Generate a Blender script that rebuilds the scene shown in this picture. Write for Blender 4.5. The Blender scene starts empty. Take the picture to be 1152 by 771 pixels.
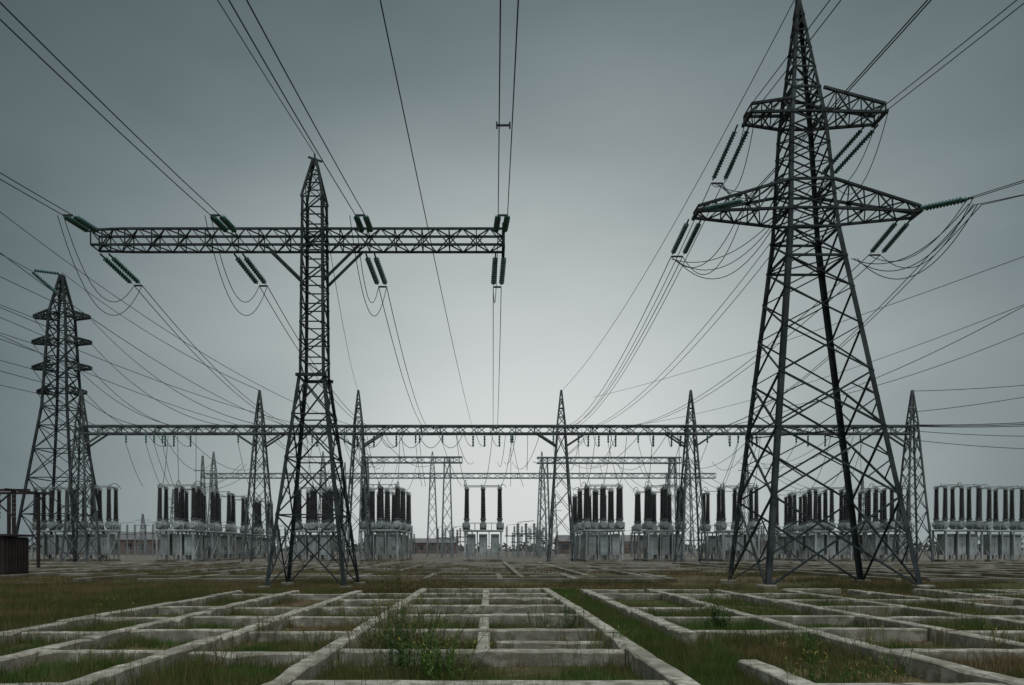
import bpy, math, random
import numpy as np
from mathutils import Vector, noise
random.seed(7); rng=np.random.default_rng(7)
scene=bpy.context.scene
V=Vector
# ------------------------------------------------------------ materials
def newmat(name):
    m=bpy.data.materials.new(name); m.use_nodes=True
    nt=m.node_tree; b=nt.nodes['Principled BSDF']; return m,nt,b
def noisemat(name,c1,c2,scale,rough=.8,metal=0,bump=0,c3=None,scale3=1,detail=6,lo=.35,hi=.65,spec=.3,bscale=None,bdist=.02):
    m,nt,b=newmat(name)
    tc=nt.nodes.new('ShaderNodeNewGeometry')
    n=nt.nodes.new('ShaderNodeTexNoise'); n.inputs['Scale'].default_value=scale; n.inputs['Detail'].default_value=detail
    nt.links.new(tc.outputs['Position'],n.inputs['Vector'])
    r=nt.nodes.new('ShaderNodeValToRGB'); r.color_ramp.elements[0].position=lo; r.color_ramp.elements[1].position=hi
    r.color_ramp.elements[0].color=(*c1,1); r.color_ramp.elements[1].color=(*c2,1)
    nt.links.new(n.outputs['Fac'],r.inputs['Fac'])
    out=r.outputs['Color']
    if c3:
        n3=nt.nodes.new('ShaderNodeTexNoise'); n3.inputs['Scale'].default_value=scale3; n3.inputs['Detail'].default_value=5
        nt.links.new(tc.outputs['Position'],n3.inputs['Vector'])
        r3=nt.nodes.new('ShaderNodeValToRGB'); r3.color_ramp.elements[0].position=.45; r3.color_ramp.elements[1].position=.6
        nt.links.new(n3.outputs['Fac'],r3.inputs['Fac'])
        mx=nt.nodes.new('ShaderNodeMixRGB'); nt.links.new(r3.outputs['Color'],mx.inputs['Fac'])
        nt.links.new(out,mx.inputs['Color1']); mx.inputs['Color2'].default_value=(*c3,1); out=mx.outputs['Color']
    nt.links.new(out,b.inputs['Base Color'])
    b.inputs['Roughness'].default_value=rough; b.inputs['Metallic'].default_value=metal
    b.inputs['Specular IOR Level'].default_value=spec
    if bump:
        nb=nt.nodes.new('ShaderNodeTexNoise'); nb.inputs['Scale'].default_value=bscale or scale*4; nb.inputs['Detail'].default_value=8
        nt.links.new(tc.outputs['Position'],nb.inputs['Vector'])
        bp=nt.nodes.new('ShaderNodeBump'); bp.inputs['Strength'].default_value=bump; bp.inputs['Distance'].default_value=bdist
        nt.links.new(nb.outputs['Fac'],bp.inputs['Height']); nt.links.new(bp.outputs['Normal'],b.inputs['Normal'])
    return m
STEEL=noisemat('weathered_steel',(.018,.025,.028),(.055,.068,.073),1.3,.8,c3=(.028,.034,.036),scale3=.7,spec=.15)
STEEL_FAR=noisemat('galvanised_steel_faint_haze',(.05,.06,.065),(.11,.125,.13),.6,.8,spec=.15)  # lighter than the near steel: mild distance haze put into the base colour
STEEL_VFAR=noisemat('galvanised_steel_haze_tint',(.16,.18,.187),(.24,.26,.267),.6,.85)  # palest steel copy, atmospheric haze painted into its colour instead of a volume
WIRE=noisemat('aluminium_cable',(.02,.025,.028),(.035,.041,.044),2,.6)
GLASS=noisemat('teal_glass_insulator',(.018,.075,.07),(.055,.15,.14),4,.2,spec=.5)
PORC=noisemat('brown_porcelain',(.018,.018,.021),(.042,.040,.043),2,.35,spec=.4)
CAB=noisemat('grey_painted_steel',(.26,.30,.305),(.44,.475,.475),.8,.6,c3=(.23,.255,.252),scale3=.35)
CAB_D=noisemat('dark_grey_panel',(.10,.115,.118),(.16,.175,.178),1.2,.7)
CONC=noisemat('weathered_concrete',(.13,.125,.103),(.38,.365,.315),1.6,.92,bump=.8,c3=(.17,.16,.12),scale3=5,bscale=30,bdist=.015,detail=10,lo=.3,hi=.62)
CONC_FAR=noisemat('weathered_concrete_mid',(.12,.112,.092),(.27,.258,.22),.8,.95,c3=(.10,.09,.062),scale3=.35)
RUST=noisemat('dark_oxide_paint',(.018,.014,.016),(.04,.028,.028),1.5,.7)
BRICK=noisemat('building_wall',(.12,.09,.08),(.18,.14,.125),.3,.9)
ROOF=noisemat('building_roof',(.10,.10,.105),(.15,.15,.155),.3,.9)
WIN=noisemat('window_pane',(.02,.025,.03),(.05,.055,.06),.5,.3)
TREE=noisemat('haze_tinted_foliage',(.08,.095,.08),(.12,.13,.115),.4,.95)  # foliage greyed in the base colour to stand in for distance haze
BARK=noisemat('bark',(.06,.05,.04),(.09,.08,.07),.9,.95)
GRASS=noisemat('grass_blades',(.045,.06,.016),(.12,.125,.045),.9,.85,c3=(.13,.11,.05),scale3=.35,spec=.1)
GRASSG=noisemat('green_grass_blades',(.032,.075,.013),(.085,.145,.035),1.2,.85,c3=(.085,.10,.033),scale3=.8,spec=.1)
DRY=noisemat('dry_grass',(.095,.073,.036),(.18,.14,.072),.5,.9,c3=(.062,.072,.026),scale3=.15,spec=.1)
GREEN=noisemat('green_weed',(.025,.055,.014),(.065,.11,.03),3,.8,spec=.15)
YEL=noisemat('yellow_weed_flower',(.25,.2,.04),(.32,.27,.07),6,.8,spec=.1)

# ------------------------------------------------------------ mesh builder
class MB:
    def __init__(s): s.v=[];s.f=[];s.m=[]
    def quadring(s,A,B,mi=0):
        n=len(A)
        for i in range(n):
            s.f.append((A[i],A[(i+1)%n],B[(i+1)%n],B[i])); s.m.append(mi)
    def bar(s,p,q,w,mi=0,w2=None):
        p=V(p);q=V(q);d=q-p
        if d.length<1e-5:return
        d.normalize(); up=V((0,0,1)) if abs(d.z)<.9 else V((0,1,0))
        a=d.cross(up).normalized(); b=d.cross(a).normalized()
        w2=w2 or w; a=a*w*.5; b=b*w2*.5
        i=len(s.v)
        for c in (p,q):
            for o in (a+b,a-b,-a-b,-a+b): s.v.append(tuple(c+o))
        s.quadring([i,i+1,i+2,i+3],[i+4,i+5,i+6,i+7],mi)
        s.f.append((i+3,i+2,i+1,i));s.m.append(mi); s.f.append((i+4,i+5,i+6,i+7));s.m.append(mi)
    def angle(s,p,q,w,inx,iny,mi=0):
        p=V(p);q=V(q);t=w*.16
        for o,wx,wy in ((V((inx*w*.5,0,0)),w,t),(V((0,iny*w*.5,0)),t,w)):
            i=len(s.v)
            for c in (p+o,q+o):
                for x,y in ((-1,-1),(1,-1),(1,1),(-1,1)): s.v.append((c.x+x*wx*.5,c.y+y*wy*.5,c.z))
            s.quadring([i,i+1,i+2,i+3],[i+4,i+5,i+6,i+7],mi)
    def box(s,cx,cy,cz,sx,sy,sz,mi=0,bev=0):
        x,y,z=sx/2,sy/2,sz/2
        if bev:
            b=bev;i=len(s.v)
            prof=[(x-b,y),(x,y-b),(x,-y+b),(x-b,-y),(-x+b,-y),(-x,-y+b),(-x,y-b),(-x+b,y)]
            for lz,ins in [(-z,0),(z-b,0),(z,b)]:
                for px,py in prof:
                    s.v.append((cx+px-(math.copysign(ins,px)),cy+py-(math.copysign(ins,py)),cz+lz))
            for k in range(2):
                A=[i+8*k+j for j in range(8)][::-1];B=[i+8*(k+1)+j for j in range(8)][::-1]
                s.quadring(A,B,mi)
            s.f.append(tuple(i+16+j for j in range(8))[::-1]);s.m.append(mi)
        else:
            i=len(s.v)
            for zz in (-z,z):
                for px,py in ((-x,-y),(x,-y),(x,y),(-x,y)): s.v.append((cx+px,cy+py,cz+zz))
            s.quadring([i,i+1,i+2,i+3],[i+4,i+5,i+6,i+7],mi)
            s.f.append((i+3,i+2,i+1,i));s.m.append(mi);s.f.append((i+4,i+5,i+6,i+7));s.m.append(mi)
    def lathe(s,p,q,prof,seg=8,mi=0):
        p=V(p);q=V(q);d=q-p;L=d.length;d.normalize()
        up=V((0,0,1)) if abs(d.z)<.9 else V((0,1,0))
        a=d.cross(up).normalized(); b=a.cross(d).normalized()
        prev=None
        for t,r in prof:
            i=len(s.v);c=p+d*(t*L)
            for k in range(seg):
                an=2*math.pi*k/seg; s.v.append(tuple(c+a*(r*math.cos(an))+b*(r*math.sin(an))))
            cur=[i+k for k in range(seg)]
            if prev: s.quadring(prev,cur,mi)
            else: s.f.append(tuple(cur[::-1]));s.m.append(mi)
            prev=cur
        s.f.append(tuple(prev));s.m.append(mi)
    def poly(s,pts,r,mi=0,seg=5):
        prev=None
        for k,c in enumerate(pts):
            c=V(c); d=(V(pts[min(k+1,len(pts)-1)])-V(pts[max(k-1,0)])).normalized()
            up=V((0,0,1)) if abs(d.z)<.95 else V((1,0,0))
            a=d.cross(up).normalized(); b=a.cross(d).normalized(); i=len(s.v)
            for j in range(seg):
                an=2*math.pi*j/seg; s.v.append(tuple(c+a*(r*math.cos(an))+b*(r*math.sin(an))))
            cur=[i+j for j in range(seg)]
            if prev: s.quadring(prev,cur,mi)
            prev=cur
    def sag(s,p,q,sg,r,n=18,mi=0,off=None):
        p=V(p);q=V(q);pts=[]
        for k in range(n+1):
            t=k/n;c=p.lerp(q,t);c.z-=4*sg*t*(1-t);pts.append(c)
        s.poly(pts,r,mi)
    def insul(s,p,q,r=.14,pitch=.13,mi=0,mw=1,seg=8):
        L=(V(q)-V(p)).length;n=max(3,int(L*.92/pitch));prof=[(0,.03),(.03,.04)]
        for k in range(n):
            t=.04+.92*k/n;dt=.92/n
            prof+=[(t,.08),(t+dt*.25,r),(t+dt*.5,r*.92),(t+dt*.7,.09)]
        prof+=[(.97,.04),(1,.03)]
        s.lathe(p,q,prof,seg,mi)
    def obj(s,name,mats,parent=None,smooth=False,loc=None):
        me=bpy.data.meshes.new(name); me.from_pydata(s.v,[],s.f)
        for m in mats: me.materials.append(m)
        me.polygons.foreach_set('material_index',s.m)
        if smooth: me.polygons.foreach_set('use_smooth',[True]*len(s.f))
        me.update()
        o=bpy.data.objects.new(name,me); scene.collection.objects.link(o)
        if parent: o.parent=parent
        if loc: o.location=loc
        return o
def empty(name,loc=(0,0,0)):
    e=bpy.data.objects.new(name,None); e.location=loc; e.empty_display_size=1; scene.collection.objects.link(e); return e

def mast(mb,levels,wl,wb,mode='X',horiz=True,mi=0,L=False):
    C=[]
    for z,cx,cy,hx,hy in levels:
        C.append([V((cx-hx,cy-hy,z)),V((cx+hx,cy-hy,z)),V((cx+hx,cy+hy,z)),V((cx-hx,cy+hy,z))])
    ins=[(1,1),(-1,1),(-1,-1),(1,-1)]
    for k in range(len(C)-1):
        A,B=C[k],C[k+1]
        for j in range(4):
            if L: mb.angle(A[j],B[j],wl,ins[j][0],ins[j][1],mi)
            else: mb.bar(A[j],B[j],wl,mi)
            n=(j+1)%4
            md=mode if isinstance(mode,str) else mode[k]
            if md=='X': mb.bar(A[j],B[n],wb,mi,wb*.6); mb.bar(A[n],B[j],wb,mi,wb*.6)
            elif md=='Z':
                if (k+j)%2: mb.bar(A[j],B[n],wb,mi)
                else: mb.bar(A[n],B[j],wb,mi)
            elif md=='XS':
                mb.bar(A[j],B[n],wb,mi); mb.bar(A[n],B[j],wb,mi)
                wA=(A[n]-A[j]).length;wB=(B[n]-B[j]).length;t=wA/(wA+wB)
                X=A[j].lerp(B[n],t)
                for P,Q in ((A[j],B[j]),(A[n],B[n])):
                    m=P.lerp(Q,t); mb.bar(m,P.lerp(X,.5),wb*.6,mi); mb.bar(m,Q.lerp(X,.5),wb*.6,mi); 
            if horiz: mb.bar(B[j],B[n],wb,mi)
    return C
def truss4(mb,R,T,n,wc,wb,mi=0):
    R=[V(a) for a in R];T=[V(a) for a in T]
    prev=R
    for j in range(4): mb.bar(R[j],T[j],wc,mi)
    for k in range(1,n+1):
        cur=[R[j].lerp(T[j],k/n) for j in range(4)]
        for j in range(4):
            m=(j+1)%4
            if (k+(j%2))%2: mb.bar(prev[j],cur[m],wb,mi)
            else: mb.bar(prev[m],cur[j],wb,mi)
            if k%2==0 or k==n: mb.bar(cur[j],cur[m],wb,mi)
        prev=cur

# ------------------------------------------------------------ ground
def ground():
    mb=MB(); 
    xs=[-1500,-400,-150]+list(np.linspace(-70,70,141))+[150,400,1500]
    ys=[-600,-100,-20]+list(np.linspace(0,110,111))+[160,300,700,2500]
    for y in ys:
        for x in xs:
            z=0
            if abs(x)<70 and 0<=y<110: z=.05*noise.noise(V((x*.35,y*.35,0)))+.03*noise.noise(V((x*1.3,y*1.3,4)))-.03
            mb.v.append((x,y,z))
    nx=len(xs)
    for j in range(len(ys)-1):
        for i in range(nx-1):
            a=j*nx+i; mb.f.append((a,a+1,a+1+nx,a+nx)); mb.m.append(0)
    m,nt,b=newmat('dry_grassland_soil')
    g=nt.nodes.new('ShaderNodeNewGeometry')
    def nz(sc,det=6,vec=None,ro=.6):
        n=nt.nodes.new('ShaderNodeTexNoise'); n.inputs['Scale'].default_value=sc;n.inputs['Detail'].default_value=det;n.inputs['Roughness'].default_value=ro
        nt.links.new(vec or g.outputs['Position'],n.inputs['Vector']);return n.outputs['Fac']
    def ramp(f,a,bb,c1,c2):
        r=nt.nodes.new('ShaderNodeValToRGB');r.color_ramp.elements[0].position=a;r.color_ramp.elements[1].position=bb
        r.color_ramp.elements[0].color=(*c1,1);r.color_ramp.elements[1].color=(*c2,1);nt.links.new(f,r.inputs['Fac']);return r.outputs['Color']
    def mix(f,a,bb):
        x=nt.nodes.new('ShaderNodeMixRGB');nt.links.new(f,x.inputs['Fac']);nt.links.new(a,x.inputs['Color1']);nt.links.new(bb,x.inputs['Color2']);return x.outputs['Color']
    mp=nt.nodes.new('ShaderNodeMapping'); mp.inputs['Scale'].default_value=(.35,1.2,1)
    nt.links.new(g.outputs['Position'],mp.inputs['Vector'])
    soil=ramp(nz(3.5,9),.35,.68,(.034,.025,.017),(.125,.09,.06))
    dry=ramp(nz(9,8),.3,.7,(.058,.043,.022),(.17,.128,.068))
    green=ramp(nz(12,8),.3,.7,(.022,.033,.009),(.07,.088,.026))
    grav=ramp(nz(5,9),.3,.7,(.065,.06,.053),(.20,.187,.165))
    W=(1,1,1);K=(0,0,0)
    c=mix(ramp(nz(.22,6),.42,.6,K,W),soil,dry)
    c=mix(ramp(nz(.28,6,mp.outputs['Vector']),.45,.57,K,W),c,green)
    sp=nt.nodes.new('ShaderNodeSeparateXYZ');nt.links.new(g.outputs['Position'],sp.inputs[0])
    mr=nt.nodes.new('ShaderNodeMapRange');mr.inputs[1].default_value=38;mr.inputs[2].default_value=60;mr.inputs[3].default_value=-.25;mr.inputs[4].default_value=.24
    nt.links.new(sp.outputs['Y'],mr.inputs[0])
    ad=nt.nodes.new('ShaderNodeMath');ad.operation='ADD';nt.links.new(mr.outputs[0],ad.inputs[0]);nt.links.new(nz(.12,5,mp.outputs['Vector']),ad.inputs[1])
    c=mix(ramp(ad.outputs[0],.5,.66,K,W),c,grav)
    nt.links.new(c,b.inputs['Base Color']); b.inputs['Roughness'].default_value=.95;b.inputs['Specular IOR Level'].default_value=.1
    bp=nt.nodes.new('ShaderNodeBump');bp.inputs['Strength'].default_value=.9;bp.inputs['Distance'].default_value=.06
    nt.links.new(nz(14,10),bp.inputs['Height']);nt.links.new(bp.outputs['Normal'],b.inputs['Normal'])
    return mb.obj('ground',[m],smooth=True)
ground()

# ------------------------------------------------------------ concrete beam grids
GRIDX=[]
def chip_box(mb,cx,cy,cz,sx,sy,sz,mi=0):
    alongx=sx>sy; L=max(sx,sy);W=min(sx,sy);n=max(2,int(L/.3));prev=None
    for k in range(n+1):
        t=-L/2+L*k/n
        w1=W/2+random.gauss(0,.005);c1=.012+abs(random.gauss(0,.014));c2=.012+abs(random.gauss(0,.014))
        if random.random()<.06:c1+=random.uniform(.02,.07)
        if random.random()<.06:c2+=random.uniform(.02,.07)
        zt=sz/2+random.gauss(0,.003)
        i=len(mb.v)
        for o,z in ((-w1,-sz/2),(w1,-sz/2),(w1,zt-c1),(w1-c1,zt),(-w1+c2,zt),(-w1,zt-c2)):
            mb.v.append((cx+t,cy+o,cz+z) if alongx else (cx-o,cy+t,cz+z))
        cur=[i+j for j in range(6)]
        if prev: mb.quadring(cur,prev,mi)
        else: mb.f.append(tuple(cur[::-1]));mb.m.append(mi)
        prev=cur
    mb.f.append(tuple(prev));mb.m.append(mi)
def grid():
    mb=MB()
    def beam(p,q,w,h,j=.022):
        p=V(p);q=V(q);L=(q-p).length;nseg=max(1,int(L/2.7))
        for k in range(nseg):
            a=p.lerp(q,k/nseg);b=p.lerp(q,(k+1)/nseg);c=(a+b)/2;l=(b-a).length-random.uniform(.008,.04)
            dz=random.uniform(-j,j);dx=random.uniform(-j,j)
            if abs((b-a).x)>abs((b-a).y): chip_box(mb,c.x,c.y+dx,h/2-.1+dz,l,w,h+.2)
            else: chip_box(mb,c.x+dx,c.y,h/2-.1+dz,w,l,h+.2)
    ys=[5.4,8.4,11.1,13.9,16.7,19.6,22.4,25.2,27.8]
    lanes=[([-9.2,-7.1,-4.8,-2.45],7.0,26.5,.22),([-2.45,2.3],4.0,27.9,.25),([3.75,6.3,8.9,11.5,14.1,16.7,19.3,21.9,24.5,27.1,29.7],5.2,27.6,.22)]
    for li,(xs,y0,y1,h) in enumerate(lanes):
        for i,x in enumerate(xs):
            if li==0 and i==3: continue
            if x==3.75:
                beam((x,5.0,0),(x,10.2,0),.3,h); beam((x,13.2,0),(x,y1,0),.3,h)
            else: beam((x,y0,0),(x,y1,0),.28,h)
            GRIDX.append(x)
        for i in range(len(xs)-1):
            for y in ys:
                if y<y0 or y>y1+.5: continue
                a=xs[i]+.16;b=xs[i+1]-.16
                if li!=1 and random.random()<.16: continue
                if li==1: beam((a,y,0),(b,y,0),.24,h-.02)
                else: beam((a,y+(.28 if li==2 else 0)*(i%2),0),(b,y+(.28 if li==2 else 0)*(i%2),0),.22,h-.03)
    for a,b in ((11.3,13.7),(14.1,16.5),(19.8,22.2),(22.6,25.0),(25.4,27.6)): beam((-.05,a,0),(-.05,b,0),.22,.21)
    for y in (12.6,18.0,23.8): beam((.15,y,0),(2.05,y,0),.16,.15)
    mb.obj('concrete_foundation_grid',[CONC])
    mb=MB()
    for X0,X1,Y0,Y1 in ((-75,-26,46,84),(-22,-4,52,86),(2,12,40,86),(22,75,38,84),(-22,10,38,46)):
        x=X0
        while x<=X1:
            mb.box(x,(Y0+Y1)/2,.05,.3,Y1-Y0,.28,0,.02); x+=random.choice((3.2,4.1,5.2))
        y=Y0
        while y<=Y1:
            a=X0+random.uniform(0,4);b=X1-random.uniform(0,4)
            x=a
            while x<b-2:
                l=random.uniform(4,14)
                if random.random()<.7: mb.box(min(x+l/2,b),y+random.uniform(-.1,.1),.065,l-.3,.3,.27,0,.02)
                x+=l
            y+=random.uniform(3.5,6.5)
    mb.obj('concrete_foundation_grid',[CONC_FAR])
grid()

# ------------------------------------------------------------ vegetation
def blades(name,mat,cl):
    P=[]
    for x,y,sp,n,h,w in cl:
        bx=x+rng.normal(0,sp,n);by=y+rng.normal(0,sp,n)
        hh=h*rng.uniform(.4,1.15,n);ww=w*rng.uniform(.6,1.3,n)
        an=rng.uniform(0,2*math.pi,n);le=rng.uniform(0,.55,n)*hh;la=rng.uniform(0,2*math.pi,n)
        a=np.stack([bx-np.cos(an)*ww/2,by-np.sin(an)*ww/2,np.full(n,-.05)],1)
        b=np.stack([bx+np.cos(an)*ww/2,by+np.sin(an)*ww/2,np.full(n,-.05)],1)
        c=np.stack([bx+np.cos(la)*le,by+np.sin(la)*le,hh],1)
        P.append(np.stack([a,b,c],1).reshape(-1,3))
    P=np.concatenate(P);N=len(P)//3
    me=bpy.data.meshes.new(name);me.vertices.add(3*N);me.vertices.foreach_set('co',P.astype(np.float32).ravel())
    me.loops.add(3*N);me.loops.foreach_set('vertex_index',np.arange(3*N,dtype=np.int32))
    me.polygons.add(N);me.polygons.foreach_set('loop_start',np.arange(0,3*N,3,dtype=np.int32))
    try: me.polygons.foreach_set('loop_total',np.full(N,3,dtype=np.int32))
    except Exception: pass
    me.materials.append(mat);me.update(calc_edges=True)
    o=bpy.data.objects.new(name,me);scene.collection.objects.link(o)
cl=[];clg=[];cld=[]
for i in range(36000):
    y=5.5+24*random.random()**1.2;x=random.uniform(-.8*y-3,1.0*y+4)
    nv=noise.noise(V((x*.3,y*.3,1)));n2=noise.noise(V((x*1.1,y*1.1,7)))
    if nv+.6*n2<-.18 and not (2.4<x<3.6): continue
    if min(abs(x-g) for g in GRIDX)<.2: continue
    tall=max(0,nv+n2*.7)
    c=(x,y,.10,11,.09+.32*tall+.06*random.random(),.015)
    q=noise.noise(V((x*.22,y*.22,31)))+.5*n2
    (clg if q>-.02 else (cl if q>-.3 else cld)).append(c)
for i in range(5200):
    y=random.uniform(5.5,30);x=random.uniform(2.52,3.58+(0.6 if 10.3<y<13 else 0)); clg.append((x,y,.12,16,random.uniform(.06,.2),.015))
for g in GRIDX:
    for i in range(220):
        y=random.uniform(6,27);
        if noise.noise(V((g,y*.5,3)))>-.15: random.choice((cl,clg,cld)).append((g+random.choice((-.25,.25)),y,.06,10,random.uniform(.12,.38),.013))
blades('grass',GRASS,cl); blades('grass',GRASSG,clg); blades('dry_grass',DRY,cld)
cl=[]
for i in range(34000):
    y=28+52*random.random()**1.6;x=random.uniform(-.75*y-3,.8*y+4)
    nv=noise.noise(V((x*.12,y*.2,11)))+.5*noise.noise(V((x*.5,y*.6,5)))
    if nv<(-.25 if x<-3 else -.03) : continue
    cl.append((x,y,.3,7,.12+.2*max(0,nv),.035))
for i in range(9000):
    y=random.uniform(14,34);x=random.uniform(-.8*y-3,-9.6)
    cl.append((x,y,.2,9,random.uniform(.08,.26),.02))
blades('dry_grass',DRY,cl)
cl=[]
for i in range(2200):
    y=random.uniform(8,40);x=random.uniform(-.7*y,.75*y)
    if noise.noise(V((x*.25,y*.25,21)))<.06: continue
    cl.append((x,y,.14,14,random.uniform(.3,.65),.011))
blades('tall_dry_grass',GRASS,cl)
def weed(name,x,y,h,n,spread,mats,leaf=.07,dens=1.0):
    mb=MB()
    for k in range(n):
        bx=x+random.gauss(0,spread*.45);by=y+random.gauss(0,spread*.45)
        hh=h*random.uniform(.45,1.05);lx=random.gauss(0,.14)*hh+(bx-x)*.5;ly=random.gauss(0,.14)*hh
        pts=[V((bx+lx*t*t,by+ly*t*t,-.05+hh*t)) for t in (0,.25,.5,.75,1)]
        mb.poly(pts,.0045,0,3)
        for j in range(int(hh*26*dens)):
            t=random.uniform(.1,1);p=V((bx+lx*t*t,by+ly*t*t,hh*t));an=random.uniform(0,6.28)
            l=leaf*random.uniform(.5,1.4)*(1.15-t*.6);d=V((math.cos(an),math.sin(an),random.uniform(.1,.9))).normalized()
            s=V((-d.y,d.x,0))*l*.11;i=len(mb.v)
            for q in (p,p+d*l*.5+s,p+d*l,p+d*l*.5-s): mb.v.append(tuple(q))
            mb.f.append((i,i+1,i+2,i+3));mb.m.append(1 if (t>.8 and len(mats)>1 and random.random()<.5) else 0)
    mb.obj(name,mats)
weed('weed_plant',-1.0,10.3,1.0,80,.7,[GREEN,DRY],.10,1.3)
weed('weed_plant',-1.7,11.9,1.0,60,.7,[DRY,YEL],.09,1.1)
weed('weed_plant',-.6,9.6,.7,50,.5,[GRASSG,YEL],.10,1.2)
weed('weed_plant',-1.5,13.2,.9,50,.6,[DRY,GRASS],.09,1.0)
weed('weed_plant',1.75,14.6,.62,26,.2,[GREEN],.12)
weed('weed_plant',5.0,15.2,.85,34,.24,[GREEN],.12,1.3)
weed('weed_plant',4.1,9.0,.5,30,.4,[GREEN,YEL],.1)
weed('weed_plant',-5.6,10.2,.5,30,.5,[GRASS,YEL],.1)
weed('weed_plant',-3.4,27.5,1.6,60,.9,[DRY,YEL],.14)
weed('weed_plant',-1.6,28.6,1.2,40,1.1,[DRY,GRASS],.14)
weed('weed_plant',9.8,29.5,1.1,40,.9,[DRY,YEL],.14)
for k in range(48):
    y=random.uniform(8.5,28);x=random.uniform(-.62*y,.75*y)
    weed('weed_plant',x,y,random.uniform(.25,.65),random.randint(8,20),.35,[random.choice((GREEN,GRASS,DRY,GRASSG)),YEL],.09)

# ------------------------------------------------------------ left T-shaped portal mast
TX,TY=-8.0,33.0
def t_tower():
    e=empty('lattice_power_pylon',(0,0,0)); mb=MB()
    lv=[(0,1.78),(3.3,1.39),(5.9,1.08),(7.9,.84),(9.7,.62)]
    mast(mb,[(z,TX,TY,h,h) for z,h in lv],.15,.06,'XS',True,0,True)
    for y in (-.7,.7): mb.bar((TX-.7,TY+y,9.7),(TX+.7,TY+y,9.7),.13)
    zz=[9.7+i*.82 for i in range(11)]
    mast(mb,[(z,TX,TY,.58-.08*(z-9.7)/8.2,.58-.08*(z-9.7)/8.2) for z in zz],.12,.05,'Z',True,0,True)
    mast(mb,[(17.9,TX,TY,.5,.5),(18.6,TX,TY,.35,.35),(19.25,TX,TY,.2,.2),(19.85,TX,TY,.07,.07)],.09,.045,'X',True)
    mb.bar((TX,TY,19.7),(TX,TY,20.1),.07); mb.bar((TX-.25,TY-.2,19.85),(TX+.3,TY+.2,19.85),.07)
    mb.obj('mast',[STEEL],e)
    mb=MB()
    def ring(x,hy,z0,z1): return [(x,TY-hy,z0),(x,TY+hy,z0),(x,TY+hy,z1),(x,TY-hy,z1)]
    truss4(mb,ring(TX,.42,15.72,16.45),ring(-16.6,.42,15.72,16.45),14,.09,.045)
    truss4(mb,ring(-16.6,.42,15.72,16.45),ring(-18.2,.36,15.74,16.42),3,.09,.045)
    truss4(mb,ring(TX,.42,15.72,16.45),ring(.75,.42,15.72,16.45),14,.09,.045)
    for s,xe in ((-1,-10.15),(1,-5.85)):
        for y in (TY-.42,TY+.42):
            mb.bar((TX+s*.5,y,14.1),(xe,y,15.72),.1)
    mb.bar((.75,TY-.42,15.5),(.75,TY-.42,16.7),.13);mb.bar((.75,TY+.42,15.5),(.75,TY+.42,16.7),.13);mb.bar((.75,TY-.6,15.6),(.75,TY+.6,15.6),.14)
    mb.obj('crossarm',[STEEL],e)
    mb=MB()
    for sx in (-1,1):
        for sy in (-1,1): mb.box(TX+sx*1.78,TY+sy*1.78,.0,.5,.5,.3,0,.04)
    mb.obj('footings',[CONC_FAR],e)
    return e
t_tower()
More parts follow.
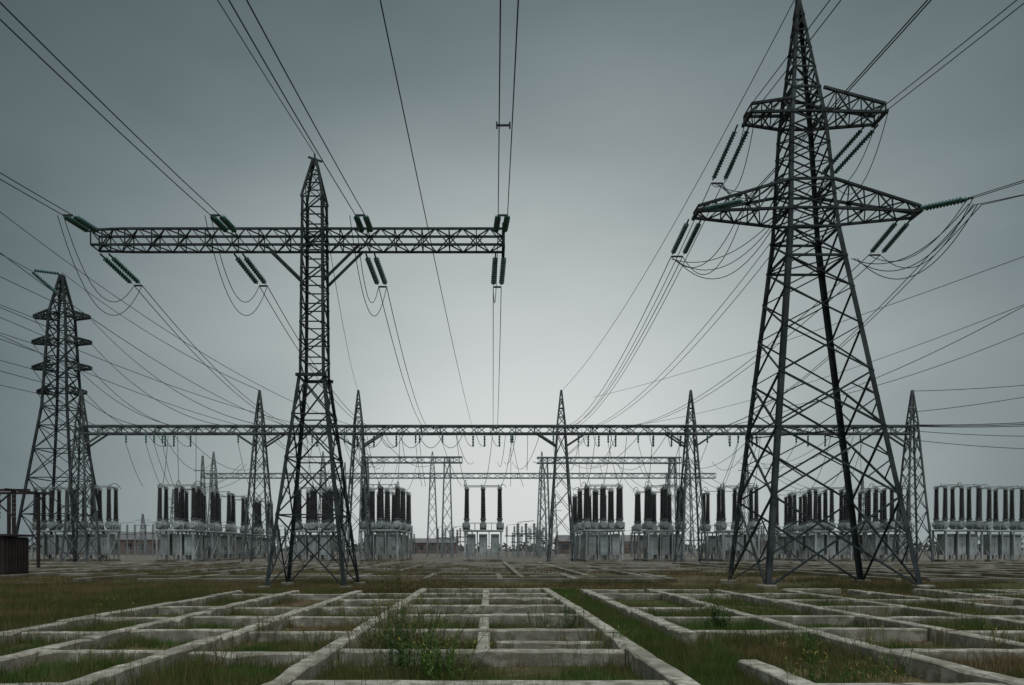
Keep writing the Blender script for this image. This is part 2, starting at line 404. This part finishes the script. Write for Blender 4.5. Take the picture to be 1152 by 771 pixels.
# ------------------------------------------------------------ right double-circuit pylon
RY=34.4
def rcx(z): return 16.0-.65*z/17 if z<17 else 15.35-.3*(z-17)/11.3
def r_tower():
    e=empty('lattice_power_pylon'); mb=MB()
    def hh(z):
        t=z/16.9
        return (3.5+(1.2-3.5)*t, 2.6+(1.1-2.6)*t)
    zz=[0,4.2,7.4,10.0,12.2,14.0,15.5,16.9]
    mast(mb,[(z,rcx(z),RY,*hh(z)) for z in zz],.22,.085,['XS','XS','XS','X','X','X','X'],False,0,True)
    for z in (7.4,15.5,16.9):
        cx=rcx(z);hx,hy=hh(z)
        P=[V((cx-hx,RY-hy,z)),V((cx+hx,RY-hy,z)),V((cx+hx,RY+hy,z)),V((cx-hx,RY+hy,z))]
        if z>10:
            for j in range(4): mb.bar(P[j],P[(j+1)%4],.1)
        mb.bar(P[0],P[2],.05);mb.bar(P[1],P[3],.05)
    up=[(16.9,1.2,1.1),(17.8,1.13,1.04),(18.5,1.08,1.0),(19.2,1.04,.96),(20.1,.99,.91),(21.0,.93,.87),(21.8,.88,.82),(22.5,.82,.77),(23.1,.74,.7),(23.75,.66,.63)]
    mast(mb,[(z,rcx(z),RY,a,b) for z,a,b in up],.17,.075,'X',False,0,True)
    for z,a,b in (up[1],up[3],up[7],up[9]):
        P=[V((rcx(z)+s*a,RY+t*b,z)) for s,t in ((-1,-1),(1,-1),(1,1),(-1,1))]
        for j in range(4): mb.bar(P[j],P[(j+1)%4],.1)
    pk=[(23.75,.65,.62),(24.8,.52,.5),(25.8,.4,.38),(26.7,.29,.28),(27.5,.19,.18),(28.35,.08,.08)]
    mast(mb,[(z,rcx(z),RY,a,b) for z,a,b in pk],.14,.065,'X',True,0,True)
    mb.bar((rcx(28),RY,28.2),(rcx(28),RY,28.9),.1)
    mb.obj('tower_body',[STEEL],e)
    mb=MB()
    def arm(xt,z0,z1,zt0,zt1,h0,hd0,hd1,n):
        cx=rcx(z0);s=1 if xt>cx else -1
        truss4(mb,[(cx+s*h0,RY-hd0,z0),(cx+s*h0,RY+hd0,z0),(cx+s*h0*.93,RY+hd0*.95,z1),(cx+s*h0*.93,RY-hd0*.95,z1)],
               [(xt,RY-hd1,zt0),(xt,RY+hd1,zt0),(xt,RY+hd1,zt1),(xt,RY-hd1,zt1)],n,.115,.055)
        mb.bar((xt,RY-hd1-.15,zt0),(xt,RY+hd1+.15,zt0),.14)
    arm(10.1,17.8,19.2,17.95,18.2,1.1,1.0,.35,6)
    arm(20.75,17.8,19.2,17.95,18.2,1.1,1.0,.35,6)
    arm(12.6,22.5,23.15,22.6,23.0,.8,.76,.5,4)
    arm(19.0,22.5,23.65,22.6,23.0,.8,.76,.5,5)
    mb.obj('crossarms',[STEEL],e)
    mb=MB()
    for sx in (-1,1):
        for sy in (-1,1): mb.box(16+sx*3.5,RY+sy*2.6,.0,.7,.7,.35,0,.05)
    mb.obj('footings',[CONC_FAR],e)
r_tower()

# ------------------------------------------------------------ wires and insulator strings
ins=MB(); wr=MB()
GY=95.0; GZ=17.7
def dirn(d): return V(d).normalized()
def dead_end(att,dv,L,sep,perp=(1,0,0),r=.14):
    pe=V(perp);out=[]
    for s in (-1,1):
        a=V(att)+pe*s*sep;b=a+dirn(dv)*L
        wr.bar(a,a+dirn(dv)*.25,.06)
        ins.insul(a+dirn(dv)*.2,b,r)
        out.append(b+dirn(dv)*.15)
    wr.bar(out[0],out[1],.07); return out
def to_camera(p,dv,length,curv,r,n=30):
    d=V(dv);pts=[]
    for k in range(n+1):
        t=length*k/n;c=V(p)+d*t;c.z+=curv*t*t;pts.append(c)
    wr.poly(pts,r)
for X,gx,dx,ax in ((-18.0,-21.5,.03,.35),(-11.7,-12.8,.03,.3),(-5.5,-6.9,-.012,.15),(.6,1.0,-.012,-.05)):
    f=dead_end((X,TY-.45,16.3),(.035,-1,-.12),2.0,.2)
    b=dead_end((X,TY+.45,15.65),(ax,1,-.42),2.0,.2)
    for p in f: to_camera(p,(dx,-1,-.15),120,.0011,.019)
    for s,p in zip((-1,1),b): wr.sag(p,(gx+s*.22,GY-2.5,GZ-.2),2.6,.021,26)
    wr.sag(f[0],b[0],2.0,.017,16)
    if X<0: wr.sag(f[0]+V((-.25,0,0)),b[1],2.7,.017,18)
    dead_end((gx,GY-.7,GZ),(0,-1,-.05),1.7,.22)
for y in (22.0,):
    t=TY-2.75-y;z=16.05-.15*t+.0011*t*t;x0=.4-.012*t;x1=.8-.012*t
    wr.bar((x0,y,z),(x1,y,z),.05);wr.bar((x0,y,z-.1),(x0,y,z+.1),.05);wr.bar((x1,y,z-.1),(x1,y,z+.1),.05)
to_camera((TX,TY,20.1),(-.05,-1,-.10),120,.0008,.018)
wr.sag((TX,TY,20.1),(-17.2,GY,22.8),1.5,.018,20)
def ph(att,away,La,tow,Lt,gx,gz=GZ,jump=1.6,towd=(.0,-1,-.16),sg=2.0,sepf=.2):
    b=dead_end((att[0],att[1]+.5,att[2]),away,La,.3)
    if Lt>0: f=dead_end((att[0],att[1]-.5,att[2]),tow,Lt,sepf)
    else: f=[V((att[0]+s*.2,att[1]-.6,att[2]+.1)) for s in (-1,1)]
    for s,p in zip((-1,1),b): wr.sag(p,(gx+s*.25,GY-2.5,gz),sg,.023,26)
    for p in f: to_camera(p,towd,110,.0010,.021)
    for k in (0,1):
        wr.sag(f[k],b[k],jump+.4*k,.02,16)
    dead_end((gx,GY-.7,GZ),(0,-1,-.05),1.7,.25)
ph((12.6,RY,22.6),(-.3,1,-.85),2.7,(0,-1,0),0,11.6,jump=1.4,towd=(.0,-1,-.14))
ph((18.9,RY,22.6),(-.55,1,-.62),2.8,(0,-1,0),0,14.2,jump=1.8,towd=(.02,-1,-.17))
ph((10.2,RY,17.95),(-.15,1,-.45),2.2,(1,-.55,-.02),1.9,10.4,jump=1.6,towd=(.04,-1,-.06),sepf=.05)
ph((20.5,RY,17.95),(-.1,1,-.35),2.3,(.75,-.75,-.1),2.0,18.2,jump=1.3,towd=(.25,-1,-.2),sepf=.12)
for k in range(3):
    wr.sag((22.1+.2*k,32.6,17.6),(19.1+.15*k,37.3,17.0),1.2+.45*k,.022,20)
    wr.sag((9.6+.12*k,37.1,16.9),(13.9,33.4,17.7),1.0+.5*k,.02,16)
    wr.sag((12.0+.15*k,37.3,20.9),(13.9,RY-1,19.4),.6+.35*k,.02,14)
    wr.sag((17.4+.1*k,37.3,20.9),(16.6,RY+1,18.6+.3*k),.5,.02,10)
for k in range(2): wr.sag((22.3+.3*k,32.5,17.5),(27.0,GY,GZ),3.2,.022,26); wr.sag((22.3+.3*k,32.5,17.5),(34,18,17.2+.4*k),.6,.02,20)
wr.sag((rcx(28),RY,28.7),(9.9,GY,22.8),2.0,.022,24)
to_camera((rcx(28),RY,28.7),(.1,-1,-.12),110,.0008,.02)
wr.sag((14.2,GY,22),(33,20,16.8),1.0,.02,30)
wr.sag((17.5,GY,18),(40,24,19.5),2.5,.02,30)
pts=[]
for k in range(31):
    t=k/30;y=95-150*t;pts.append((-2.1-1.5*t,y,18.4-5.5*4*.25*(1-(2*t-1)**2)*.35))
wr.poly(pts,.02)
wr.obj('overhead_power_lines',[WIRE])
ins.obj('glass_insulator_strings',[GLASS])

# ------------------------------------------------------------ gantries
def gantry(y,cols,x0,x1,z0,z1,peak,mat,wl,wb,pan,hd,hb,strut=3.2):
    e=empty('substation_gantry'); mb=MB()
    for cx in cols:
        lv=[0,3.6,6.8,9.6,12,14.2,z0,z1]
        L=[(z,cx,y,hb+(hd*.8-hb)*z/z1,hb+(hd*.8-hb)*z/z1) for z in lv]
        mast(mb,L,wl,wb,'X',False)
        if peak>z1: mast(mb,[(z1+(peak-z1)*t,cx,y,hd*.8*(1-t)+.06,hd*.8*(1-t)+.06) for t in (0,.25,.5,.75,1)],wl*.8,wb,'Z',True)
        if strut:
            for s in (-1,1):
                if x0-1<cx+s*strut<x1+1:
                    for yy in (-hd,hd): mb.bar((cx+s*.6,y+yy,z0-1.7),(cx+s*strut,y+yy,z0),wl)
    n=max(2,int((x1-x0)/pan))
    truss4(mb,[(x0,y-hd,z0),(x0,y+hd,z0),(x0,y+hd,z1),(x0,y-hd,z1)],[(x1,y-hd,z0),(x1,y+hd,z0),(x1,y+hd,z1),(x1,y-hd,z1)],n,wl,wb)
    mb.obj('lattice_frame',[mat],e)
    return e
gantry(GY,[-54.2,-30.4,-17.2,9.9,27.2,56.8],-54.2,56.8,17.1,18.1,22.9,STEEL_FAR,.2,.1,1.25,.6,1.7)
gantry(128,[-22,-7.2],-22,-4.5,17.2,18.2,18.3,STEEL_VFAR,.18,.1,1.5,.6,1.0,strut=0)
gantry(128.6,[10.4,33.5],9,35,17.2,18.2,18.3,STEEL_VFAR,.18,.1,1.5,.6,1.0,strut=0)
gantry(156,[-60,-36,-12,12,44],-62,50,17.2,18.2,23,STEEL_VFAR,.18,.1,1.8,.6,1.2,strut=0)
# ------------------------------------------------------------ far left pylon
def far_pylon(cx,cy,sc,arms,mat,name='lattice_power_pylon'):
    e=empty(name); mb=MB()
    zz=[0,6.5,11.5,15.5,18.8,21.5,23.9,26.2,28.5,30.9,32.8,34.7,36.5,38.3,40.2]
    def hw(z):
        if z<21.5: return 4.3+(1.75-4.3)*z/21.5
        if z<34.7: return 1.75+(1.15-1.75)*(z-21.5)/13.2
        return 1.15+(.15-1.15)*(z-34.7)/5.5
    mast(mb,[(z*sc,cx,cy,hw(z)*sc,hw(z)*sc) for z in zz],.28*sc,.13*sc,'X',True)
    for z,l in arms:
        for s in (-1,1):
            truss4(mb,[(cx+s*1.1*sc,cy-1.1*sc,z*sc),(cx+s*1.1*sc,cy+1.1*sc,z*sc),(cx+s*1.1*sc,cy+.9*sc,(z+1.0)*sc),(cx+s*1.1*sc,cy-.9*sc,(z+1.0)*sc)],
                   [(cx+s*l*sc,cy-.2,z*sc),(cx+s*l*sc,cy+.2,z*sc),(cx+s*l*sc,cy+.2,(z+.3)*sc),(cx+s*l*sc,cy-.2,(z+.3)*sc)],4,.2*sc,.1*sc)
    mb.obj('lattice_frame',[mat],e)
    return e
FX,FY=-59.8,100
ARMS=[(34.2,3.9),(30.6,4.1),(27.0,4.1),(23.6,3.4)]
e=far_pylon(FX,FY,1.0,ARMS,STEEL)
mb=MB(); mb.insul((FX-4.2,FY,40.7),(FX+.4,FY-1.5,37.0),.24,.35); mb.insul((FX-4.0,FY,40.9),(FX-.2,FY,40.4),.24,.35)
mb.obj('earth_wire_insulators',[GLASS],e)
fw=MB()
def fcam(p,dv,length,curv,r,n=26):
    pts=[]
    for k in range(n+1):
        t=length*k/n;c=V(p)+V(dv)*t;c.z+=curv*t*t;pts.append(c)
    fw.poly(pts,r)
for i,(z,l) in enumerate(ARMS):
    for s,gx in ((1,-28.5-i*3.6),(-1,-41-i*3)):
        fw.sag((FX+s*l,FY,z),(gx,GY,18.0),3.0,.045,20)
    fcam((FX-l,FY,z),(.02,-1,-.09),130,.0008,.045)
    fcam((FX+l,FY,z),(.02,-1,-.09),130,.0008,.045)
fcam((FX-4.2,FY,40.8),(.02,-1,-.06),130,.0005,.045)
fw.sag((FX,FY,40.6),(-30.4,GY,22.9),1.2,.045)
fw.sag((-54,45,27.6),(-24.5,GY,18.2),2.0,.035,24)
fw.sag((-50,45,24.9),(-33,GY,18.2),1.6,.035,24)
fw.sag((-34,40,23.5),(-27,GY,18.2),1.8,.03,24)
fw.sag((-40,50,30),(-18,GY,18.2),2.4,.03,24)
for k,(zr,zl) in enumerate(((29,22.8),(23.5,18.3),(23.2,18.2),(22.9,18.1),(19.6,17.5),(17,16.3),(33,20))):
    fw.sag((56.8,GY,zl),(110,GY-18+2*k,zr),2.2,.06 if k in(1,2,3) else .045,20)
fw.sag((30,GY,GZ),(56,60,28.5),2.5,.04,24)
fw.sag((40,GY,GZ+3),(75,70,34),2.5,.04,24)
fw.obj('overhead_power_lines',[STEEL_FAR])

# ------------------------------------------------------------ switchgear bays
def bay_mesh(var):
    R=random.Random(var);mb=MB()
    mb.box(0,0,.05,5.2,3.4,.4,3,.03)
    for i in (-1,0,1):
        x=i*1.62
        lo_=.9 if var!=1 else 1.5
        ht=3.75-lo_
        mb.box(x,0,lo_+ht/2,1.12,2.0,ht,0,.04)
        for sx in (-.46,.46):
            for sy in (-.85,.85): mb.box(x+sx,sy,lo_/2+.1,.14,.14,lo_,0)
        for fy,s in ((-1.02,-1),(1.02,1)):
            mb.box(x-.27,fy,lo_+ht*.5,.46,.05,ht*.82,0,.01);mb.box(x+.27,fy,lo_+ht*.5,.46,.05,ht*.82,0,.01)
            mb.box(x,fy+s*.02,3.45,.8,.06,.22,2);mb.box(x-.06,fy+s*.045,2.3,.04,.05,.35,2)
            if var: mb.box(x+.27,fy+s*.05,1.8,.34,.1,.5,2)
    for sx in (-2.45,2.45):
        for sy in (-1.4,1.4): mb.box(sx,sy,2.1,.2,.2,4.1,0)
        mb.bar((sx,-1.4,.5),(sx,1.4,3.9),.08,0);mb.bar((sx,1.4,.5),(sx,-1.4,3.9),.08,0)
    for sx in (-.81,.81):
        for sy in (-1.4,1.4): mb.box(sx,sy,2.1,.13,.13,4.1,0)
    mb.box(0,0,4.2,5.5,3.2,.2,0,.03)
    for i in (-1,0,1):
        x=i*2.28
        mb.box(x,0,4.62,.9,1.5,.5,2,.05)
        mb.lathe((x,-1.3,4.98),(x,1.3,4.98),[(0,.34),(.03,.44),(.05,.48),(.07,.44),(.93,.44),(.95,.48),(.97,.44),(1,.34)],14,0)
        mb.box(x,0,5.45,.6,2.3,.22,0,.04)
        for y in (-.95,.95):
            mb.lathe((x,y,5.5),(x,y,5.85),[(0,.3),(.5,.3),(.6,.4),(1,.4)],12,2)
            prof=[];n=15
            for k in range(n):
                r=.36-.08*k/n;t=k/n;prof+=[(t,r*.72),(t+.3/n,r),(t+.55/n,r*.97),(t+.8/n,r*.72)]
            prof.append((1,.22))
            dxx=R.uniform(-.05,.05)
            mb.lathe((x,y,5.85),(x+dxx,y,9.85),prof,12,1)
            mb.lathe((x+dxx,y,9.85),(x+dxx,y,10.12),[(0,.22),(.2,.33),(.75,.33),(1,.22)],12,0)
        mb.box(x,0,10.18,.35,2.5,.1,0)
        mb.lathe((x-.2,-.4,10.3),(x-.2,-.4,10.6),[(0,.09),(1,.05)],6,0)
    mb.bar((-2.6,-.95,10.36),(2.6,-.95,10.36),.1,0)
    if var!=2: mb.bar((-2.6,.95,10.36),(2.6,.95,10.36),.1,0)
    for x in (-2.7,-1.14,1.14,2.7):
        for y in (-1.5,1.5): mb.box(x,y,4.78,.06,.06,1.0,0)
    for y in (-1.5,1.5): mb.bar((-2.7,y,5.28),(2.7,y,5.28),.05,0)
    for s in (-1,1):
        for k in range(3): mb.lathe((s*2.75,-.9+.8*k,4.4),(s*2.75,-.9+.8*k,5.3),[(0,.1),(.8,.1),(1,.05)],6,0)
    me=bpy.data.meshes.new('switchgear_bay');me.from_pydata(mb.v,[],mb.f)
    for m in (CAB,PORC,CAB_D,CONC_FAR): me.materials.append(m)
    me.polygons.foreach_set('material_index',mb.m);me.update();return me
BAYS=[bay_mesh(k) for k in range(3)]
lo=MB()
BANKS=((-42,97,6),(-24.3,100,2),(-14.6,98,3),(-.5,98,1),(15.9,98,3),(24.8,100,2),(34.8,99,2),(48,100,3),(56.9,101,2),(64.8,98,1),(71.5,99,1),(-55.5,101,1),(-62.5,103,1))
def bank(X,Y0,n,dy=6.6):
    e=empty('circuit_breaker_bank',(X,Y0,0))
    for k in range(n):
        o=bpy.data.objects.new('bay',BAYS[(k+int(abs(X)))%3 if n>1 else 0]);scene.collection.objects.link(o);o.parent=e
        o.location=(random.uniform(-.08,.08),k*dy,0);o.scale=(1,1,random.uniform(.98,1.02))
        for i in (-1,0,1):
            x=X+i*2.28;y=Y0+k*dy
            if random.random()<.8:
                lo.sag((x,y-1,10.3),(x+random.uniform(-.9,.9),y+1,10.3),-random.uniform(.3,1.0),.04,8)
            if k in(0,1) and abs(x)<53: 
                lo.sag((x,y,10.4),(x+random.uniform(-2.2,2.2),GY+.6 if k==0 else GY+32,16.9),random.uniform(.4,1.6),.035,12)
for X,Y0,n in BANKS: bank(X,Y0,n)
for X in (-42,-14.6,-.5,15.9,34.8,45,-24.3,25):
    for i in (-1,0,1):
        x=X+i*1.95+random.uniform(-1,1)
        lo.sag((x-1.3,GY-2.2,GZ-.3),(x,GY+.7,15.6),.8,.035,10)
        lo.insul((x,GY+.7,17.0),(x,GY+.7,15.4),.15,.3,1)
for k in range(26):
    x=random.uniform(-50,52);lo.sag((x,GY+.5,17),(x+random.uniform(-6,6),GY+33,17.4),random.uniform(1.5,3),.035,12)
for k in range(22):
    x=random.uniform(-48,50);lo.insul((x,GY-.65,17.1),(x,GY-.65,15.7),.14,.3,1);lo.sag((x,GY-.65,15.7),(x+random.uniform(-3,3),GY+4,10.4),.5,.03,8)
for k in range(5):
    a=-17+k*2.6;lo.sag((a,GY-1.5,17.2),(a+3.6,GY-1.5,17.2),2.2,.04,12)
lo.obj('busbar_cables',[STEEL_FAR,GLASS])

# ------------------------------------------------------------ dark cabinet and frame at far left
e=empty('transformer_cabinet',(0,0,0));mb=MB()
cx,cy=-30.6,44
mb.box(cx,cy,1.25,3.0,2.4,2.5,0,.05);mb.box(cx,cy,2.6,3.3,2.7,.14,0,.02);mb.box(cx,cy,.05,3.4,2.8,.3,1,.03)
for k in range(9): mb.box(cx-1.2+k*.3,cy-1.24,1.3,.1,.08,2.0,0)
for k in range(8): mb.box(cx+1.54,cy-.95+k*.27,1.3,.08,.09,2.0,0)
mb.obj('cabinet',[RUST,CONC_FAR],e)
e=empty('busbar_support_frame');mb=MB()
for x in (-39.0,-36.6):
    for y in (55,58):
        mb.bar((x,y,0),(x,y,6.4),.2)
mb.bar((-41,55,6.3),(-35.4,55,6.3),.18);mb.bar((-41,58,6.3),(-35.4,58,6.3),.18);mb.bar((-36.6,54,6.3),(-36.6,59,6.3),.15)
mb.bar((-39,55,4.2),(-36.6,55,6.3),.1);mb.bar((-36.6,55,4.2),(-39,55,6.3),.1)
for x in (-39,-37.8,-36.6): mb.insul((x,55,4.0),(x,55,6.2),.16,.3,1)
mb.obj('frame',[RUST,PORC],e)

# ------------------------------------------------------------ background
def building(name,x,y,w,d,h,roofh,bays):
    e=empty(name,(x,y,0));mb=MB()
    mb.box(0,0,h/2,w,d,h,0)
    i=len(mb.v)
    for px,py,pz in ((-w/2-.3,-d/2-.3,h+.01),(w/2+.3,-d/2-.3,h+.01),(w/2+.3,d/2+.3,h+.01),(-w/2-.3,d/2+.3,h+.01),(-w/2-.3,0,h+roofh),(w/2+.3,0,h+roofh)): mb.v.append((px,py,pz))
    for f in ((0,1,5,4),(2,3,4,5),(0,4,3),(1,2,5),(3,2,1,0)): mb.f.append(tuple(i+k for k in f));mb.m.append(1)
    for k in range(bays):
        bx=-w/2+(k+.5)*w/bays; mb.box(bx,-d/2-.02,h*.58,w/bays*.5,.1,h*.35,2)
    mb.box(-w*.2,-d/2-.03,h*.3,1.6,.12,h*.6,2)
    mb.obj('walls_and_roof',[BRICK,ROOF,WIN],e)
building('brick_house',-104,205,26,12,4.2,2.4,7)
building('brick_house',-78,215,18,10,3.4,2.2,5)
building('warehouse',-20,240,20,14,3.6,1.6,6)
building('warehouse',38,235,30,14,4,2.2,7)
building('warehouse',96,225,22,12,4.2,2.2,5)
def treeline():
    mb=MB()
    for k in range(420):
        x=random.uniform(-330,330);y=random.uniform(330,400);h=random.uniform(3.0,5.5)*(.7+.8*abs(noise.noise(V((x*.03+.3,.4,0)))))
        mb.bar((x,y,0),(x,y,h*.6),.4,1)
        for j in range(22):
            a=random.uniform(0,6.28);z=h*random.uniform(.1,1);r=random.uniform(0,.75)*h*math.sin(min(1,z/h)*2.6+.3)
            c=V((x+math.cos(a)*r,y+math.sin(a)*r,z));s=random.uniform(.4,.9);i=len(mb.v)
            n=V((random.gauss(0,1),random.gauss(0,1),random.gauss(0,1))).normalized();u=n.orthogonal().normalized();w=n.cross(u)
            for q in range(5): mb.v.append(tuple(c+(u*math.cos(q*1.257)+w*math.sin(q*1.257))*s*random.uniform(.6,1.3)))
            mb.f.append(tuple(range(i,i+5)));mb.m.append(0)
    mb.obj('distant_treeline',[TREE,BARK])
treeline()
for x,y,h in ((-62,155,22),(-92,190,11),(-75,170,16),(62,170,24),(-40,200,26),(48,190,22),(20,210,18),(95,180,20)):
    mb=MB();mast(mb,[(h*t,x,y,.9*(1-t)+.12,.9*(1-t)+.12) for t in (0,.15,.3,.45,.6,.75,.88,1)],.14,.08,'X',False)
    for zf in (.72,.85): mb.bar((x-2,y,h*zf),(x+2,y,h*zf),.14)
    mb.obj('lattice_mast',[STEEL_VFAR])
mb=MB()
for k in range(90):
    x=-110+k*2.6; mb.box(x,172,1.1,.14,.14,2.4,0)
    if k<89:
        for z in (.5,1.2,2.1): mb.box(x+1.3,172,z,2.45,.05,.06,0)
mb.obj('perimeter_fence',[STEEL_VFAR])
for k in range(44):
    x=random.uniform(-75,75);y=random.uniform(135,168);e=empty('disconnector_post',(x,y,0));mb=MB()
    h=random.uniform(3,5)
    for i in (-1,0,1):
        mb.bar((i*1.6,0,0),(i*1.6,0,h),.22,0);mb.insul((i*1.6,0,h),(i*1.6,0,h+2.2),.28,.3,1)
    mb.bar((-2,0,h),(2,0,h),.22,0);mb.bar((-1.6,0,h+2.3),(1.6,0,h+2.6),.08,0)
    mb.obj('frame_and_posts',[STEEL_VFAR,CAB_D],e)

# ------------------------------------------------------------ light
SD=V((.35,-.35,1.0)).normalized()
el=math.asin(SD.z);az=math.atan2(SD.x,SD.y)
w=bpy.data.worlds.new('World');scene.world=w;w.use_nodes=True
nt=w.node_tree;nt.nodes.clear()
def N(t,**k):
    n=nt.nodes.new(t)
    for a,b in k.items(): setattr(n,a,b)
    return n
def Mth(op,a,b=None,clamp=False):
    n=N('ShaderNodeMath',operation=op,use_clamp=clamp)
    for i,x in enumerate((a,b)):
        if x is None: continue
        if isinstance(x,(int,float)): n.inputs[i].default_value=x
        else: nt.links.new(x,n.inputs[i])
    return n.outputs[0]
sky=N('ShaderNodeTexSky');sky.sky_type='NISHITA';sky.sun_disc=False;sky.sun_elevation=el;sky.sun_rotation=az
sky.air_density=1.5;sky.dust_density=4
tc=N('ShaderNodeTexCoord');sp=N('ShaderNodeSeparateXYZ');nt.links.new(tc.outputs['Generated'],sp.inputs[0])
x,y,z=sp.outputs
dx=Mth('MULTIPLY',Mth('SUBTRACT',x,.06),.80);dz=Mth('SUBTRACT',z,.11)
t=Mth('SQRT',Mth('ADD',Mth('MULTIPLY',dx,dx),Mth('MULTIPLY',dz,dz)))
mp=N('ShaderNodeMapping');mp.inputs['Scale'].default_value=(1,1,2.8);nt.links.new(tc.outputs['Generated'],mp.inputs['Vector'])
nz=N('ShaderNodeTexNoise');nz.inputs['Scale'].default_value=1.9;nz.inputs['Detail'].default_value=5;nz.inputs['Roughness'].default_value=.48;nt.links.new(mp.outputs[0],nz.inputs['Vector'])
t2=Mth('ADD',t,Mth('MULTIPLY',Mth('SUBTRACT',nz.outputs['Fac'],.5),.17))
r=N('ShaderNodeValToRGB');nt.links.new(t2,r.inputs['Fac'])
cr=r.color_ramp;cr.interpolation='B_SPLINE'
cr.elements[0].position=0;cr.elements[0].color=(.68,.71,.705,1)
cr.elements[1].position=.74;cr.elements[1].color=(.018,.033,.040,1)
for p,c in ((.14,(.62,.65,.648)),(.27,(.43,.475,.478)),(.40,(.25,.298,.308)),(.53,(.12,.16,.172))):
    a=cr.elements.new(p);a.color=(*c,1)
zen=Mth('MULTIPLY',Mth('SUBTRACT',z,.66,),3.5,True);zen=Mth('MULTIPLY',zen,1.65)
bk=Mth('MULTIPLY',Mth('MULTIPLY',Mth('ADD',y,.05),-2.0,True),.25)
ex=Mth('ADD',zen,bk)
vm=N('ShaderNodeVectorMath',operation='SCALE');vm.inputs[0].default_value=(.95,1.0,1.0);nt.links.new(ex,vm.inputs['Scale'])
va=N('ShaderNodeVectorMath',operation='ADD');nt.links.new(r.outputs['Color'],va.inputs[0]);nt.links.new(vm.outputs[0],va.inputs[1])
vs=N('ShaderNodeVectorMath',operation='SCALE');nt.links.new(va.outputs[0],vs.inputs[0]);vs.inputs['Scale'].default_value=10
mx=N('ShaderNodeMixRGB');mx.inputs['Fac'].default_value=.985;nt.links.new(sky.outputs[0],mx.inputs['Color1']);nt.links.new(vs.outputs[0],mx.inputs['Color2'])
bg=N('ShaderNodeBackground');bg.inputs['Strength'].default_value=.1;nt.links.new(mx.outputs[0],bg.inputs['Color'])
ou=N('ShaderNodeOutputWorld');nt.links.new(bg.outputs[0],ou.inputs['Surface'])
sl=bpy.data.lights.new('sun','SUN');sl.energy=.8;sl.angle=math.radians(20);sl.color=(1,.96,.9)
so=bpy.data.objects.new('sun',sl);scene.collection.objects.link(so);so.rotation_euler=SD.to_track_quat('Z','Y').to_euler();so.location=(30,-30,60)
# ------------------------------------------------------------ camera
cd=bpy.data.cameras.new('camera');cd.sensor_width=36;cd.lens=25;cd.shift_x=.0243;cd.shift_y=.201;cd.clip_end=5000;cd.clip_start=.1
co=bpy.data.objects.new('camera',cd);scene.collection.objects.link(co);co.location=(0,0,1.8);co.rotation_euler=(math.pi/2,0,0)
scene.camera=co
scene.view_settings.view_transform='Standard';scene.view_settings.look='None';scene.view_settings.exposure=0
